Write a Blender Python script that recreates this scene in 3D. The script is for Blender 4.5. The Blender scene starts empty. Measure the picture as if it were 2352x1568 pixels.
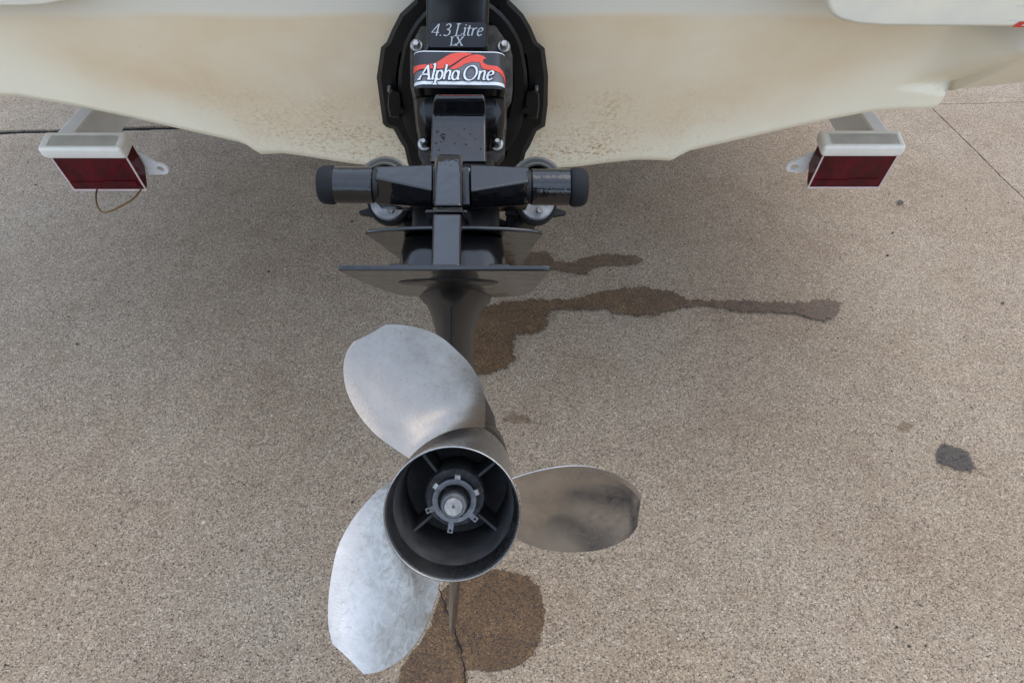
import bpy, math, random
from math import sin, cos, pi, radians, atan2, sqrt, hypot
from mathutils import Vector, Matrix, noise
random.seed(7)
sc = bpy.context.scene
# ------------------------------------------------------------------ camera, sky, sun, exposure
CAM_H = 1.35
cd = bpy.data.cameras.new('camera'); cam = bpy.data.objects.new('camera', cd)
sc.collection.objects.link(cam)
cam.location = (0, 0, CAM_H); cam.rotation_euler = (radians(45), 0, 0)
cd.sensor_width = 36; cd.lens = 1650/2352*36; cd.clip_start = .02; cd.clip_end = 500
sc.camera = cam
SUN_EL, SUN_AZ = radians(58), radians(70)          # azimuth measured from +Y (boat's bow) towards +X (right)
wd = bpy.data.worlds.new('World'); sc.world = wd; wd.use_nodes = True
nt = wd.node_tree; nt.nodes.clear()
out = nt.nodes.new('ShaderNodeOutputWorld'); bg = nt.nodes.new('ShaderNodeBackground')
sky = nt.nodes.new('ShaderNodeTexSky'); sky.sky_type = 'NISHITA'; sky.sun_disc = False
sky.sun_elevation = SUN_EL; sky.sun_rotation = SUN_AZ
sky.air_density = 1.0; sky.dust_density = 3.0; sky.ozone_density = 1.0
hs = nt.nodes.new('ShaderNodeHueSaturation'); hs.inputs['Saturation'].default_value = .9
tc = nt.nodes.new('ShaderNodeTexCoord'); cn = nt.nodes.new('ShaderNodeTexNoise')
cn.inputs['Scale'].default_value = 2.2; cn.inputs['Detail'].default_value = 5
cr = nt.nodes.new('ShaderNodeMapRange'); cr.inputs[1].default_value = .35; cr.inputs[2].default_value = .7
cr.inputs[3].default_value = .35; cr.inputs[4].default_value = .8
mx = nt.nodes.new('ShaderNodeMix'); mx.data_type = 'RGBA'
mx.inputs[7].default_value = (5.8, 7.0, 9.0, 1)     # the cloud deck
nt.links.new(tc.outputs['Generated'], cn.inputs['Vector']); nt.links.new(cn.outputs['Fac'], cr.inputs[0])
nt.links.new(sky.outputs['Color'], hs.inputs['Color']); nt.links.new(hs.outputs['Color'], mx.inputs[6])
nt.links.new(cr.outputs[0], mx.inputs[0]); nt.links.new(mx.outputs[2], bg.inputs['Color'])
bg.inputs['Strength'].default_value = .14
nt.links.new(bg.outputs[0], out.inputs[0])
sl = bpy.data.lights.new('sun', 'SUN'); sl.energy = .38;  sl.angle = radians(50); sl.color = (1, .90, .74)
so = bpy.data.objects.new('sun', sl); sc.collection.objects.link(so)
sd = Vector((sin(SUN_AZ)*cos(SUN_EL), cos(SUN_AZ)*cos(SUN_EL), sin(SUN_EL)))
so.rotation_euler = sd.to_track_quat('Z', 'Y').to_euler(); so.location = sd*20
vs = sc.view_settings; vs.view_transform = 'Standard'; vs.look = 'None'; vs.gamma = 1; vs.exposure = 1.07
vs.use_curve_mapping = False
# ------------------------------------------------------------------ helpers
F, CX, CY = 1650., 1176., 784.
C45 = sqrt(.5)
FWD, UP = Vector((0, C45, -C45)), Vector((0, C45, C45)); EYE = Vector((0, 0, CAM_H))
def ray(px, py): return FWD + Vector((1, 0, 0))*((px-CX)/F) + UP*((CY-py)/F)
def at_depth(px, py, d): return EYE + ray(px, py)*d
def at_plane(px, py, p, n):
    r = ray(px, py); return EYE + r*((p-EYE).dot(n)/r.dot(n))
def at_z(px, py, z=0): return at_plane(px, py, Vector((0, 0, z)), Vector((0, 0, 1)))

def tag(o, label=None, cat=None, group=None, kind=None):
    for k, v in (('label', label), ('category', cat), ('group', group), ('kind', kind)):
        if v: o[k] = v
    return o
def empty(name, loc=(0, 0, 0), mat=None):
    o = bpy.data.objects.new(name, None); sc.collection.objects.link(o); o.empty_display_size = .1
    if mat is not None: o.matrix_world = mat
    else: o.location = loc
    return o
def link(name, me, parent=None):
    o = bpy.data.objects.new(name, me); sc.collection.objects.link(o)
    if parent is not None: o.parent = parent
    return o
def mk(name, vf, mat, parent=None, sharp=35, bevel=0, seg=2, org=None, smooth=True, flip=False):
    v, f = vf
    if org is not None: v = [Vector(p)-Vector(org) for p in v]
    me = bpy.data.meshes.new(name); me.from_pydata([tuple(p) for p in v], [], [tuple(q) for q in f]); me.update()
    import bmesh
    bm = bmesh.new(); bm.from_mesh(me)
    bmesh.ops.recalc_face_normals(bm, faces=bm.faces)
    bm.to_mesh(me); bm.free()
    if smooth:
        me.shade_smooth()
        if not bevel: me.set_sharp_from_angle(angle=radians(sharp))
    me.materials.append(mat)
    o = link(name, me, parent)
    if bevel:
        b = o.modifiers.new('bevel', 'BEVEL'); b.width = bevel; b.segments = seg; b.limit_method = 'ANGLE'
        b.angle_limit = radians(30); b.harden_normals = True
    return o
def merge(*parts):
    V, Fc = [], []
    for v, f in parts:
        n = len(V); V += list(v); Fc += [tuple(i+n for i in q) for q in f]
    return V, Fc
def loft(rings, cap0=True, cap1=True, closed=True):
    n = len(rings[0]); V = [p for r in rings for p in r]; Fc = []
    for k in range(len(rings)-1):
        for i in range(n if closed else n-1):
            j = (i+1) % n; Fc.append((k*n+i, k*n+j, (k+1)*n+j, (k+1)*n+i))
    if cap0: Fc.append(tuple(range(n-1, -1, -1)))
    if cap1: Fc.append(tuple((len(rings)-1)*n+i for i in range(n)))
    return V, Fc
def prism(poly, vec):
    vec = Vector(vec); a = [Vector(p) for p in poly]
    return loft([a, [p+vec for p in a]])
def box(x0, x1, y0, y1, z0, z1):
    return loft([[(x0, y0, z), (x1, y0, z), (x1, y1, z), (x0, y1, z)] for z in (z0, z1)])
def lathe(prof, n=48, axis='y', c=(0, 0, 0), cap0=False, cap1=False):
    """prof: (along, radius)"""
    R = []
    for s, r in prof:
        ring = []
        for i in range(n):
            a = 2*pi*i/n
            p = {'y': (r*cos(a), s, r*sin(a)), 'x': (s, r*cos(a), r*sin(a)), 'z': (r*cos(a), r*sin(a), s)}[axis]
            ring.append(Vector(p)+Vector(c))
        R.append(ring)
    return loft(R, cap0, cap1)
def tube(pts, r, n=10):
    pts = [Vector(p) for p in pts]; R = []
    for i, p in enumerate(pts):
        d = (pts[min(i+1, len(pts)-1)]-pts[max(i-1, 0)]).normalized()
        a = d.orthogonal().normalized() if i == 0 else (R_a - d*R_a.dot(d)).normalized()
        R_a = a; b = d.cross(a)
        rr = r[i] if isinstance(r, (list, tuple)) else r
        R.append([p+a*(rr*cos(2*pi*k/n))+b*(rr*sin(2*pi*k/n)) for k in range(n)])
    return loft(R)
def spline(pts, n=8):
    P = [Vector(p) for p in pts]; o = []
    for i in range(len(P)-1):
        a, b, c, d = P[max(i-1, 0)], P[i], P[i+1], P[min(i+2, len(P)-1)]
        for k in range(n):
            t = k/n
            o.append(.5*((2*b)+(c-a)*t+(2*a-5*b+4*c-d)*t*t+(3*b-a-3*c+d)*t**3))
    return o+[P[-1]]
def sm(a, b, x):
    t = max(0, min(1, (x-a)/(b-a))); return t*t*(3-2*t)
# ------------------------------------------------------------------ materials
class NT:
    def __init__(s, name):
        s.m = bpy.data.materials.new(name); s.m.use_nodes = True; s.t = s.m.node_tree
        s.b = s.t.nodes['Principled BSDF']
    def n(s, ty, **k):
        o = s.t.nodes.new('ShaderNode'+ty)
        for a, v in k.items(): setattr(o, a, v)
        return o
    def l(s, a, b): s.t.links.new(a, b)
    def set(s, **k):
        for a, v in k.items():
            s.b.inputs[a.replace('_', ' ')].default_value = v
    def obj(s): return s.n('TexCoord').outputs['Object']
    def noise(s, vec, scale, detail=4, rough=.55, dist=0):
        o = s.n('TexNoise'); o.inputs['Scale'].default_value = scale; o.inputs['Detail'].default_value = detail
        o.inputs['Roughness'].default_value = rough; o.inputs['Distortion'].default_value = dist
        s.l(vec, o.inputs['Vector']); return o.outputs['Fac']
    def rng(s, v, a, b, c=0., d=1., smooth=False):
        o = s.n('MapRange'); o.inputs[1].default_value = a; o.inputs[2].default_value = b
        o.inputs[3].default_value = c; o.inputs[4].default_value = d
        if smooth: o.interpolation_type = 'SMOOTHSTEP'
        s.l(v, o.inputs[0]); return o.outputs[0]
    def math(s, op, a, b=None):
        o = s.n('Math', operation=op)
        for i, v in enumerate((a, b)):
            if v is None: continue
            if isinstance(v, (int, float)): o.inputs[i].default_value = v
            else: s.l(v, o.inputs[i])
        return o.outputs[0]
    def mix(s, f, a, b, mode='MIX'):
        o = s.n('Mix', data_type='RGBA', blend_type=mode)
        for i, v in ((0, f), (6, a), (7, b)):
            if isinstance(v, (int, float)): o.inputs[i].default_value = v
            elif isinstance(v, tuple): o.inputs[i].default_value = (*v, 1)[:4]
            else: s.l(v, o.inputs[i])
        return o.outputs[2]
    def bump(s, h, strength=.3, dist=.001, normal=None):
        o = s.n('Bump'); o.inputs['Strength'].default_value = strength; o.inputs['Distance'].default_value = dist
        s.l(h, o.inputs['Height'])
        if normal: s.l(normal, o.inputs['Normal'])
        return o.outputs[0]
def simple(name, col, rough=.5, metal=0., bump=0, bscale=200, coat=0, ior=1.5, var=.15, vscale=30):
    t = NT(name); o = t.obj()
    t.set(Roughness=rough, Metallic=metal, IOR=ior)
    nz = t.noise(o, vscale, 5)
    dk = tuple(c*(1-var) for c in col); lt = tuple(min(1, c*(1+var)) for c in col)
    t.l(t.mix(t.rng(nz, .3, .7), dk, lt), t.b.inputs['Base Color'])
    t.l(t.rng(t.noise(o, vscale*2.3, 4), .3, .7, rough*1.35, min(1, rough*1.2)), t.b.inputs['Roughness'])
    if coat: t.set(Coat_Weight=coat, Coat_Roughness=.06)
    if bump: t.l(t.bump(t.noise(o, bscale, 3), bump, .001), t.b.inputs['Normal'])
    return t.m
def mat_black():
    t = NT('black_gloss_paint'); o = t.obj()
    t.set(IOR=1.58)
    d = t.noise(o, 60, 6, .65)
    t.l(t.mix(t.rng(d, .55, .8), (.004, .004, .005), (.012, .011, .01)), t.b.inputs['Base Color'])
    t.l(t.rng(t.noise(o, 25, 6, .7), .35, .75, .025, .09), t.b.inputs['Roughness'])
    t.l(t.bump(t.noise(o, 34, 4, .55), .55, .0018), t.b.inputs['Normal'])
    return t.m
M_BLACK = mat_black()
M_GEAR = simple('black_satin_paint', (.009, .0085, .008), .2, bump=.05, bscale=300, ior=1.34, var=.3)
M_BLACK_DIM = simple('black_paint_dim_reflection', (.005, .005, .0055), .13, bump=.04, bscale=60, ior=1.45, var=.3)  # same black paint as the gloss, reflection turned down to keep parts dark
M_CAST = simple('worn_black_casting', (.034, .028, .021), .42, bump=.35, bscale=220, ior=1.4, var=.75, vscale=60)
M_BELL = simple('black_cast_paint', (.0065, .0065, .0062), .38, ior=1.4, bump=.12, bscale=260, var=.35)
M_RUBBER = simple('black_rubber', (.010, .0105, .012), .6, ior=1.33, bump=.1, bscale=500)
M_SLEEVE = simple('worn_rubber', (.07, .07, .07), .7, bump=.6, bscale=200, var=.5, vscale=120)
M_DECALK = simple('dark_decal', (.016, .017, .02), .35)
M_DECALG = simple('grey_decal', (.11, .11, .12), .4, vscale=60)
M_DECALR = simple('red_decal', (.62, .055, .03), .4, var=.06)
M_DECALW = simple('white_decal', (.6, .62, .63), .4, var=.06)
M_SILVER = simple('silver_print', (.45, .46, .48), .4, var=.1)
M_BOLT = simple('weathered_steel', (.42, .4, .37), .38, metal=1, var=.35, vscale=150)
M_DARKSTEEL = simple('dark_steel', (.22, .22, .225), .4, metal=1, var=.3, vscale=150)
M_ZINC = simple('zinc_anode', (.34, .35, .36), .55, metal=.7, bump=.3, bscale=300, var=.3, vscale=90)
M_CLEAR = simple('pale_hose', (.07, .068, .06), .3, var=.2)
M_PLASTIC = simple('aged_white_plastic', (.84, .81, .72), .42, bump=.06, bscale=150, var=.07, vscale=25)
M_WHITE = simple('white_enamel', (.84, .84, .82), .35, var=.06, vscale=12)
M_LINE = simple('white_trim', (.75, .6, .58), .4, var=.05)
M_WIRE = simple('brown_wire', (.16, .09, .02), .5)
M_TAR = simple('joint_tar', (.005, .005, .0055), .9, bump=.5, bscale=80)
def mat_lens():
    t = NT('red_lens'); o = t.obj()
    t.set(Roughness=.18, IOR=1.33)
    t.l(t.mix(t.rng(t.noise(o, 22, 4), .35, .7), (.042, .0008, .004), (.11, .0015, .008)), t.b.inputs['Base Color'])
    w = t.n('TexWave', wave_type='BANDS', bands_direction='X'); w.inputs['Scale'].default_value = 70
    t.l(o, w.inputs['Vector'])
    t.l(t.bump(w.outputs['Fac'], .6, .001), t.b.inputs['Normal'])
    return t.m
M_LENS = mat_lens()
def mat_steel(name, base=(.56, .56, .56), r0=.2, r1=.42, blot=.5, grain=.25, deposit_refl=None):
    t = NT(name); o = t.obj(); t.set(Metallic=1.)
    big = t.noise(o, 14, 5, .6, .6); fine = t.noise(o, 160, 5, .7)
    dk = tuple(c*(1-blot) for c in base)
    c = t.mix(t.rng(big, .35, .65), base, dk)
    c = t.mix(t.rng(fine, .55, .72, 0, .4), c, tuple(x*.45 for x in base))
    mid = t.noise(o, 45, 6, .7, 1.2)
    c = t.mix(t.rng(mid, .52, .62, 0, .4), c, tuple(x*(1-blot) for x in base))
    if deposit_refl:                      # chalky deposits plus a darker reflection painted in towards the trailing edge
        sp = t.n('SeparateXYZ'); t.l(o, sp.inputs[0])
        gx = t.math('ADD', t.math('MULTIPLY', sp.outputs[0], 9.5), t.math('MULTIPLY', sp.outputs[2], deposit_refl))
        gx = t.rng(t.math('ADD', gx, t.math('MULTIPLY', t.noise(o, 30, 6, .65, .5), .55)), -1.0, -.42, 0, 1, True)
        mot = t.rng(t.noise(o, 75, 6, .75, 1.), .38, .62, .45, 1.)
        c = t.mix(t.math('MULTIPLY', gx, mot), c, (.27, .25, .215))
    t.l(c, t.b.inputs['Base Color'])
    t.l(t.math('ADD', t.rng(big, .3, .7, r0, r1), t.rng(fine, .4, .7, 0, .08)), t.b.inputs['Roughness'])
    t.l(t.bump(t.noise(o, 420, 4, .7), grain, .0006), t.b.inputs['Normal'])
    return t.m
M_STEEL_DIM = mat_steel('stainless_dim_reflection', (.25, .233, .215), .15, .30, .18, .22)  # blades share one steel; each base colour paints in how dark it reflects
M_STEEL_POL = mat_steel('polished_stainless_mid_reflection', (.50, .485, .47), .10, .26, .25, .08)
M_STEEL_CAST = mat_steel('satin_stainless_bright_reflection', (.64, .61, .57), .32, .44, .2, 1., 1.2)
M_BARREL = mat_steel('barrel_stainless', (.5, .49, .48), .16, .34, .25, .1)
M_INNER = simple('sooty_barrel_inside', (.075, .075, .075), .5, metal=.3, var=.3, vscale=50)
def mat_concrete(name, wet=0., tint=(1, 1, 1), feather=0, strength=1.):
    t = NT(name)
    g = t.n('NewGeometry').outputs['Position']
    v = t.n('TexVoronoi'); v.inputs['Scale'].default_value = 370; t.l(g, v.inputs['Vector'])
    v2 = t.n('TexVoronoi'); v2.inputs['Scale'].default_value = 125; t.l(g, v2.inputs['Vector'])
    sep = t.n('SeparateColor'); t.l(v.outputs['Color'], sep.inputs[0])
    sep2 = t.n('SeparateColor'); t.l(v2.outputs['Color'], sep2.inputs[0])
    ramp = t.n('ValToRGB'); e = ramp.color_ramp
    BR = .83
    cols = [(0, (.05, .039, .028)), (.17, (.205, .155, .101)), (.40, (.353, .274, .186)), (.66, (.43, .339, .235)), (.88, (.49, .395, .284)), (1, (.67, .57, .44))]
    e.elements[0].position, e.elements[0].color = 0, (*[x*BR for x in cols[0][1]], 1)
    e.elements[1].position, e.elements[1].color = 1, (*[x*BR for x in cols[-1][1]], 1)
    for p, c in cols[1:-1]:
        q = e.elements.new(p); q.color = (*[x*BR for x in c], 1)
    t.l(sep.outputs[0], ramp.inputs[0])
    c = ramp.outputs[0]
    # bigger pale and rusty pebbles here and there
    peb = t.math('MULTIPLY', t.math('MULTIPLY', t.rng(sep2.outputs[1], .89, .90), .75), t.rng(v2.outputs['Distance'], .5, .42))
    pc = t.n('ValToRGB'); pc.color_ramp.elements[0].color = (.2, .13, .08, 1); pc.color_ramp.elements[1].color = (.52, .45, .36, 1)
    t.l(sep2.outputs[2], pc.inputs[0])
    c = t.mix(peb, c, pc.outputs[0])
    # cement matrix in the gaps, blotchy dirt
    gap = t.rng(v.outputs['Distance'], .42, .62)
    c = t.mix(t.math('MULTIPLY', gap, .55), c, (.24, .192, .142))
    b = t.noise(g, 2.2, 7, .62)
    c = t.mix(t.rng(b, .35, .65), c, t.mix(1., c, (.86, .81, .765), 'MULTIPLY'))
    b3 = t.noise(g, 7, 6, .65)
    c = t.mix(t.rng(b3, .5, .72, 0, .8), c, t.mix(1., c, (.86, .82, .79), 'MULTIPLY'))
    c = t.mix(t.rng(b3, .42, .28, 0, .8), c, t.mix(1., c, (1.1, 1.08, 1.05), 'MULTIPLY'))
    b2 = t.noise(g, 22, 5, .65)
    c = t.mix(t.rng(b2, .4, .75, 0, .7), c, t.mix(1., c, (.84, .81, .80), 'MULTIPLY'))
    c = t.mix(1., c, tint, 'MULTIPLY')
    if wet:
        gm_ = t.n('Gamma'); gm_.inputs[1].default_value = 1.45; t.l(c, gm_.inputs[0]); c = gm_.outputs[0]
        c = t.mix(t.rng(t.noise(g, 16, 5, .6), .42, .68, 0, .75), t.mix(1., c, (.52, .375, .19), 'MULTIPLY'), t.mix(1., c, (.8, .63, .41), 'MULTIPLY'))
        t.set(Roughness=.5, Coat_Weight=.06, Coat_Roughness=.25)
    else: t.set(Roughness=.85)
    t.l(c, t.b.inputs['Base Color'])
    h = t.math('ADD', t.rng(v.outputs['Distance'], .0, .6, 1, 0), t.math('MULTIPLY', t.noise(g, 400, 3), .5))
    t.l(t.bump(h, .45, .002), t.b.inputs['Normal'])
    if feather:                      # a mark whose rim breaks up between the grains
        at = t.n('Attribute', attribute_name='edge')
        nz = t.math('ADD', t.math('MULTIPLY', t.noise(g, 260, 3, .6), .9), t.math('MULTIPLY', t.noise(g, 45, 3), feather))
        a = t.rng(t.math('ADD', at.outputs['Fac'], t.math('SUBTRACT', nz, .45+feather*.5)), .36-.2*feather, .56+.25*feather)
        a = t.math('MULTIPLY', a, strength)
        tr = t.n('BsdfTransparent'); ms = t.n('MixShader'); t.l(a, ms.inputs[0]); t.l(tr.outputs[0], ms.inputs[1]); t.l(t.b.outputs[0], ms.inputs[2])
        t.l(ms.outputs[0], t.t.nodes['Material Output'].inputs[0])
    return t.m
M_CONC = mat_concrete('exposed_aggregate')
M_WET = mat_concrete('wet_aggregate', 1., feather=.4)
M_OIL = mat_concrete('oily_aggregate', 0, (.28, .30, .36), feather=.6, strength=.85)
M_FAINT = mat_concrete('stained_aggregate', 0, (.72, .57, .45), feather=.5, strength=.45)
M_SOIL = simple('ground_soil', (.16, .14, .10), .9, bump=.6, bscale=40, var=.3, vscale=3)
def mat_gel(name, stain=True):
    t = NT(name)
    t.set(Roughness=.34, IOR=1.48)
    cream = (.88, .81, .62)
    o = t.obj()
    if not stain:
        c = t.mix(t.rng(t.noise(o, 6, 4), .3, .7), cream, (.66, .635, .55))
        t.l(c, t.b.inputs['Base Color']); return t.m
    at = t.n('Attribute', attribute_name='st'); sp = t.n('SeparateXYZ'); t.l(at.outputs['Vector'], sp.inputs[0])
    st = at.outputs['Vector']; X, S, Dn = sp.outputs
    nz = t.noise(st, 5, 5, .55)
    wob = t.math('MULTIPLY', t.math('SUBTRACT', nz, .5), .16)
    # tan waterline stain: starts under the crease at the top and fades out towards the lower edge (Dn = height over the edge)
    top = t.rng(t.math('ADD', S, t.math('MULTIPLY', wob, .12)), .372, .352, 0, 1, True)
    low = t.rng(t.math('ADD', Dn, wob), -.01, .15, 0, 1, True)
    side = t.rng(t.math('ABSOLUTE', X), 1.0, .62, .0, 1, True)
    stn = t.math('MULTIPLY', t.math('MULTIPLY', top, low), t.math('MULTIPLY', side, t.rng(t.noise(st, 3.2, 6, .6), .32, .66, .45, 1.)))
    c0_ = t.mix(t.rng(S, .34, .38, 0, 1, True), cream, (.74, .685, .555))
    c = t.mix(stn, c0_, (.745, .565, .35))
    # flaking scale speckles low down near the drive
    v = t.noise(st, 120, 4, .7, .8)
    zone = t.math('MULTIPLY', t.rng(t.math('ADD', Dn, wob), .22, .08, 0, 1, True), t.rng(t.math('ABSOLUTE', X), .62, .2, 0, 1, True))
    zone = t.math('MULTIPLY', zone, t.rng(t.noise(st, 12, 4, .6), .35, .62, .1, 1))
    zone = t.math('MULTIPLY', zone, t.rng(Dn, .0, .035, .15, 1))
    c = t.mix(t.math('MULTIPLY', t.rng(v, .50, .58), zone), c, (.56, .39, .21))
    c = t.mix(t.math('MULTIPLY', t.rng(v, .62, .66), t.math('MULTIPLY', zone, .7)), c, (.25, .17, .09))
    c = t.mix(t.math('MULTIPLY', t.rng(v, .45, .39), t.math('MULTIPLY', zone, .8)), c, (.86, .80, .64))
    dots = t.n('TexVoronoi'); dots.inputs['Scale'].default_value = 26; t.l(st, dots.inputs['Vector'])
    dsep = t.n('SeparateColor'); t.l(dots.outputs['Color'], dsep.inputs[0])
    dm = t.math('MULTIPLY', t.rng(dots.outputs['Distance'], .085, .05), t.rng(dsep.outputs[0], .86, .9))
    c = t.mix(t.math('MULTIPLY', dm, .6), c, t.mix(t.rng(dsep.outputs[1], .45, .55), (.8, .78, .7), (.3, .2, .12)))
    t.l(c, t.b.inputs['Base Color'])
    t.l(t.rng(nz, .3, .7, .3, .45), t.b.inputs['Roughness'])
    return t.m
M_GEL = mat_gel('stained_gelcoat'); M_GELC = mat_gel('cream_gelcoat', False)

# ------------------------------------------------------------------ driveway
GA, GB = at_z(0, 305), at_z(2300, 236)
g1 = (GB-GA).normalized(); g2 = Vector((-g1.y, g1.x, 0))
j0, j1 = at_z(2147, 254), at_z(2352, 457)
jd = (j1-j0).normalized(); jd = jd if jd.dot(g2) > 0 else -jd
# crossing of the two joints
k = ((GA-j0).dot(Vector((-g1.y, g1.x, 0))))/jd.dot(Vector((-g1.y, g1.x, 0)))
GO = j0+jd*k
g2 = jd
def G(a, b, z=0.): 
    p = GO+g1*a+g2*b; return Vector((p.x, p.y, z))
ground = mk('ground', ([(-200, -200, -.06), (200, -200, -.06), (200, 200, -.06), (-200, 200, -.06)], [(0, 1, 2, 3)]), M_SOIL)
tag(ground, kind='structure')
drive_e = empty('driveway'); tag(drive_e, kind='structure')
def jag(p, amp, sc_=60.): return amp*(noise.noise(p*sc_)+.5*noise.noise(p*sc_*2.7))
def edge(a0, b0, a1, b1, gap, n):
    """points along a slab edge, roughened; gap pushes it inwards (a sign given by the caller)"""
    o = []
    for i in range(n):
        t = i/n; o.append((a0+(a1-a0)*t, b0+(b1-b0)*t))
    return o
SX, SY = 5.4, 5.4
slabs = {}
for i in range(-3, 3):
    for j in range(-3, 3):
        a0, a1, b0, b1 = i*SX, (i+1)*SX, j*SY, (j+1)*SY
        near = i in (-1, 0) and j in (-1, 0)
        n = 420 if near else 2
        pts = []
        for q in range(n): pts.append((a0+(a1-a0)*q/n, b0, 'b0'))
        for q in range(n): pts.append((a1, b0+(b1-b0)*q/n, 'a1'))
        for q in range(n): pts.append((a1-(a1-a0)*q/n, b1, 'b1'))
        for q in range(n): pts.append((a0, b1-(b1-b0)*q/n, 'a0'))
        top, low = [], []
        for a, b, e_ in pts:
            gx = .0022; gy = .0022
            if near and b in (0., -0.) or (near and abs(b) < 1e-6):
                w = sm(-2.05, -2.45, a)           # the joint opens up towards the left
                gy = .0018+-0.+.0125*w*(1+.35*noise.noise(Vector((a*9, 3, 0))))
            da = db = 0.
            if near:
                p = Vector((a, b, 3.1*i+j))
                jx = jag(p, .0022, 35); jy = jag(p+Vector((5, 5, 5)), .0022, 35)
                com = Vector((a, b, 0)); wander = .004*noise.noise(com*7)
            else: jx = jy = wander = 0
            ia = gx+max(-.001, jx); ib = gy+max(-.001, jy)
            if a == a0: da = ia
            if a == a1: da = -ia
            if b == b0: db = ib
            if b == b1: db = -ib
            P = G(a+da+(wander if e_ in ('a0', 'a1') and near else 0), b+db+(wander if e_ in ('b0', 'b1') and near else 0))
            top.append(P); low.append(Vector((P.x, P.y, -.05)))
        V = top+low; m = len(top)
        Fc = [tuple(range(m))]+[(q, (q+1) % m, m+(q+1) % m, m+q) for q in range(m)]
        slabs[i, j] = mk('concrete_slab', (V, Fc), M_CONC, drive_e, smooth=False)
jf = mk('joint_filler', merge(*[prism([G(i*SX-.02, -3*SY, -.016), G(i*SX+.02, -3*SY, -.016), G(i*SX+.02, 3*SY, -.016), G(i*SX-.02, 3*SY, -.016)], (0, 0, -.03)) for i in range(-2, 3)],
        *[prism([G(-3*SX, j*SY-.02, -.007), G(3*SX, j*SY-.02, -.007), G(3*SX, j*SY+.02, -.007), G(-3*SX, j*SY+.02, -.007)], (0, 0, -.03)) for j in range(-2, 3)]), M_TAR, drive_e, smooth=False)
main = slabs[-1, -1]
def stain(name, pix, mat, z, amp=.006, parent=main, scale=45, label=None, rim=.006):
    """a mark on the concrete: outline on the ground with a ragged edge"""
    P = [at_z(x, y) for x, y in pix]; P.append(P[0]); P = spline(P, 14)[:-1]; o = []
    L = []
    for i, p in enumerate(P):
        q = P[(i+1) % len(P)]; n_ = max(1, int((q-p).length/.0022))
        L += [p+(q-p)*(t/n_) for t in range(n_)]
    for i, p in enumerate(L):
        d = (L[(i+3) % len(L)]-L[i-3]); d.normalize(); nn = Vector((-d.y, d.x, 0))
        w = amp*(noise.noise(p*scale)+.9*noise.noise(p*scale*3)+.5*noise.noise(p*scale*8))
        q = p+nn*w; o.append(Vector((q.x, q.y, z)))
    m = len(o); area = sum(o[q-1].x*o[q].y-o[q].x*o[q-1].y for q in range(m)); inn = []
    for q in range(m):
        d = (o[(q+6) % m]-o[q-6]); d.normalize(); nn = Vector((-d.y, d.x, 0))*(1 if area > 0 else -1); inn.append(o[q]+nn*rim)
    me = bpy.data.meshes.new(name); me.from_pydata([tuple(p) for p in o+inn], [], [(q, (q+1) % m, m+(q+1) % m, m+q) for q in range(m)]+[tuple(range(m, 2*m))]); me.update()
    at = me.attributes.new('edge', 'FLOAT', 'POINT')
    for q in range(2*m): at.data[q].value = 0. if q < m else 1.
    me.materials.append(mat); s = link(name, me, parent)
    if label: s['label'] = label
    return s
stain('wet_stain', [(1195, 610), (1212, 585), (1240, 578), (1262, 582), (1275, 600), (1310, 602), (1345, 592), (1375, 583), (1400, 585), (1440, 586), (1468, 590), (1474, 601), (1458, 610), (1420, 612), (1380, 614), (1362, 622), (1348, 632), (1320, 630), (1290, 624), (1255, 622), (1230, 626), (1200, 630), (1170, 625)], M_WET, .003, .008)
stain('wet_stain', [(1060, 720), (1140, 700), (1230, 688), (1262, 690), (1320, 686), (1370, 674), (1420, 666), (1480, 660), (1540, 672), (1590, 690), (1660, 692), (1760, 694), (1840, 696), (1890, 688), (1925, 697), (1930, 712), (1922, 728), (1890, 740), (1858, 734), (1820, 722), (1740, 720), (1680, 716), (1610, 708), (1560, 714), (1500, 728), (1430, 726), (1390, 716), (1330, 716), (1280, 716), (1258, 722), (1258, 748), (1245, 765), (1215, 770), (1190, 776), (1180, 800), (1184, 824), (1165, 846), (1130, 862), (1098, 868), (1050, 860)], M_WET, .006, .011)
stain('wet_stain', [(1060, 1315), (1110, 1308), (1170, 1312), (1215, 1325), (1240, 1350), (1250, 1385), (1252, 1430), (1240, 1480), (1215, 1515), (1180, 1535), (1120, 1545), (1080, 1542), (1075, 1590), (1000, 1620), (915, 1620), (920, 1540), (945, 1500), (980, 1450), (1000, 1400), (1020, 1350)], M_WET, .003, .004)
stain('oil_spot', [(2142, 1046), (2150, 1026), (2170, 1018), (2200, 1024), (2226, 1040), (2242, 1062), (2246, 1082), (2228, 1090), (2205, 1084), (2180, 1078), (2152, 1066)], M_OIL, .003, .007, scale=60, rim=.014)
stain('rust_spot', [(2062, 972), (2082, 966), (2098, 976), (2094, 992), (2074, 995), (2060, 986)], M_FAINT, .003, .006, rim=.010)
stain('rust_spot', [(1150, 962), (1180, 950), (1215, 956), (1222, 968), (1190, 976), (1160, 974)], M_FAINT, .003, .006, rim=.010)
for (x, y, r) in ((2068, 466, 8), (2303, 697, 5), (2050, 536, 4), (2440, 220, 8), (2630, 240, 6), (618, 625, 4), (940, 940, 4), (14, 1527, 4), (2465, 500, 6), (1605, 1128, 4), (2500, 640, 5), (300, 1130, 4), (1500, 1755, 5), (2060, 1440, 4)):
    stain('dark_spot', [(x+r*1.2*cos(a), y+r*.8*sin(a)) for a in (0, 1, 2, 3, 4, 5)], M_OIL, .0025, .002, scale=100, rim=.004)
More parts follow.
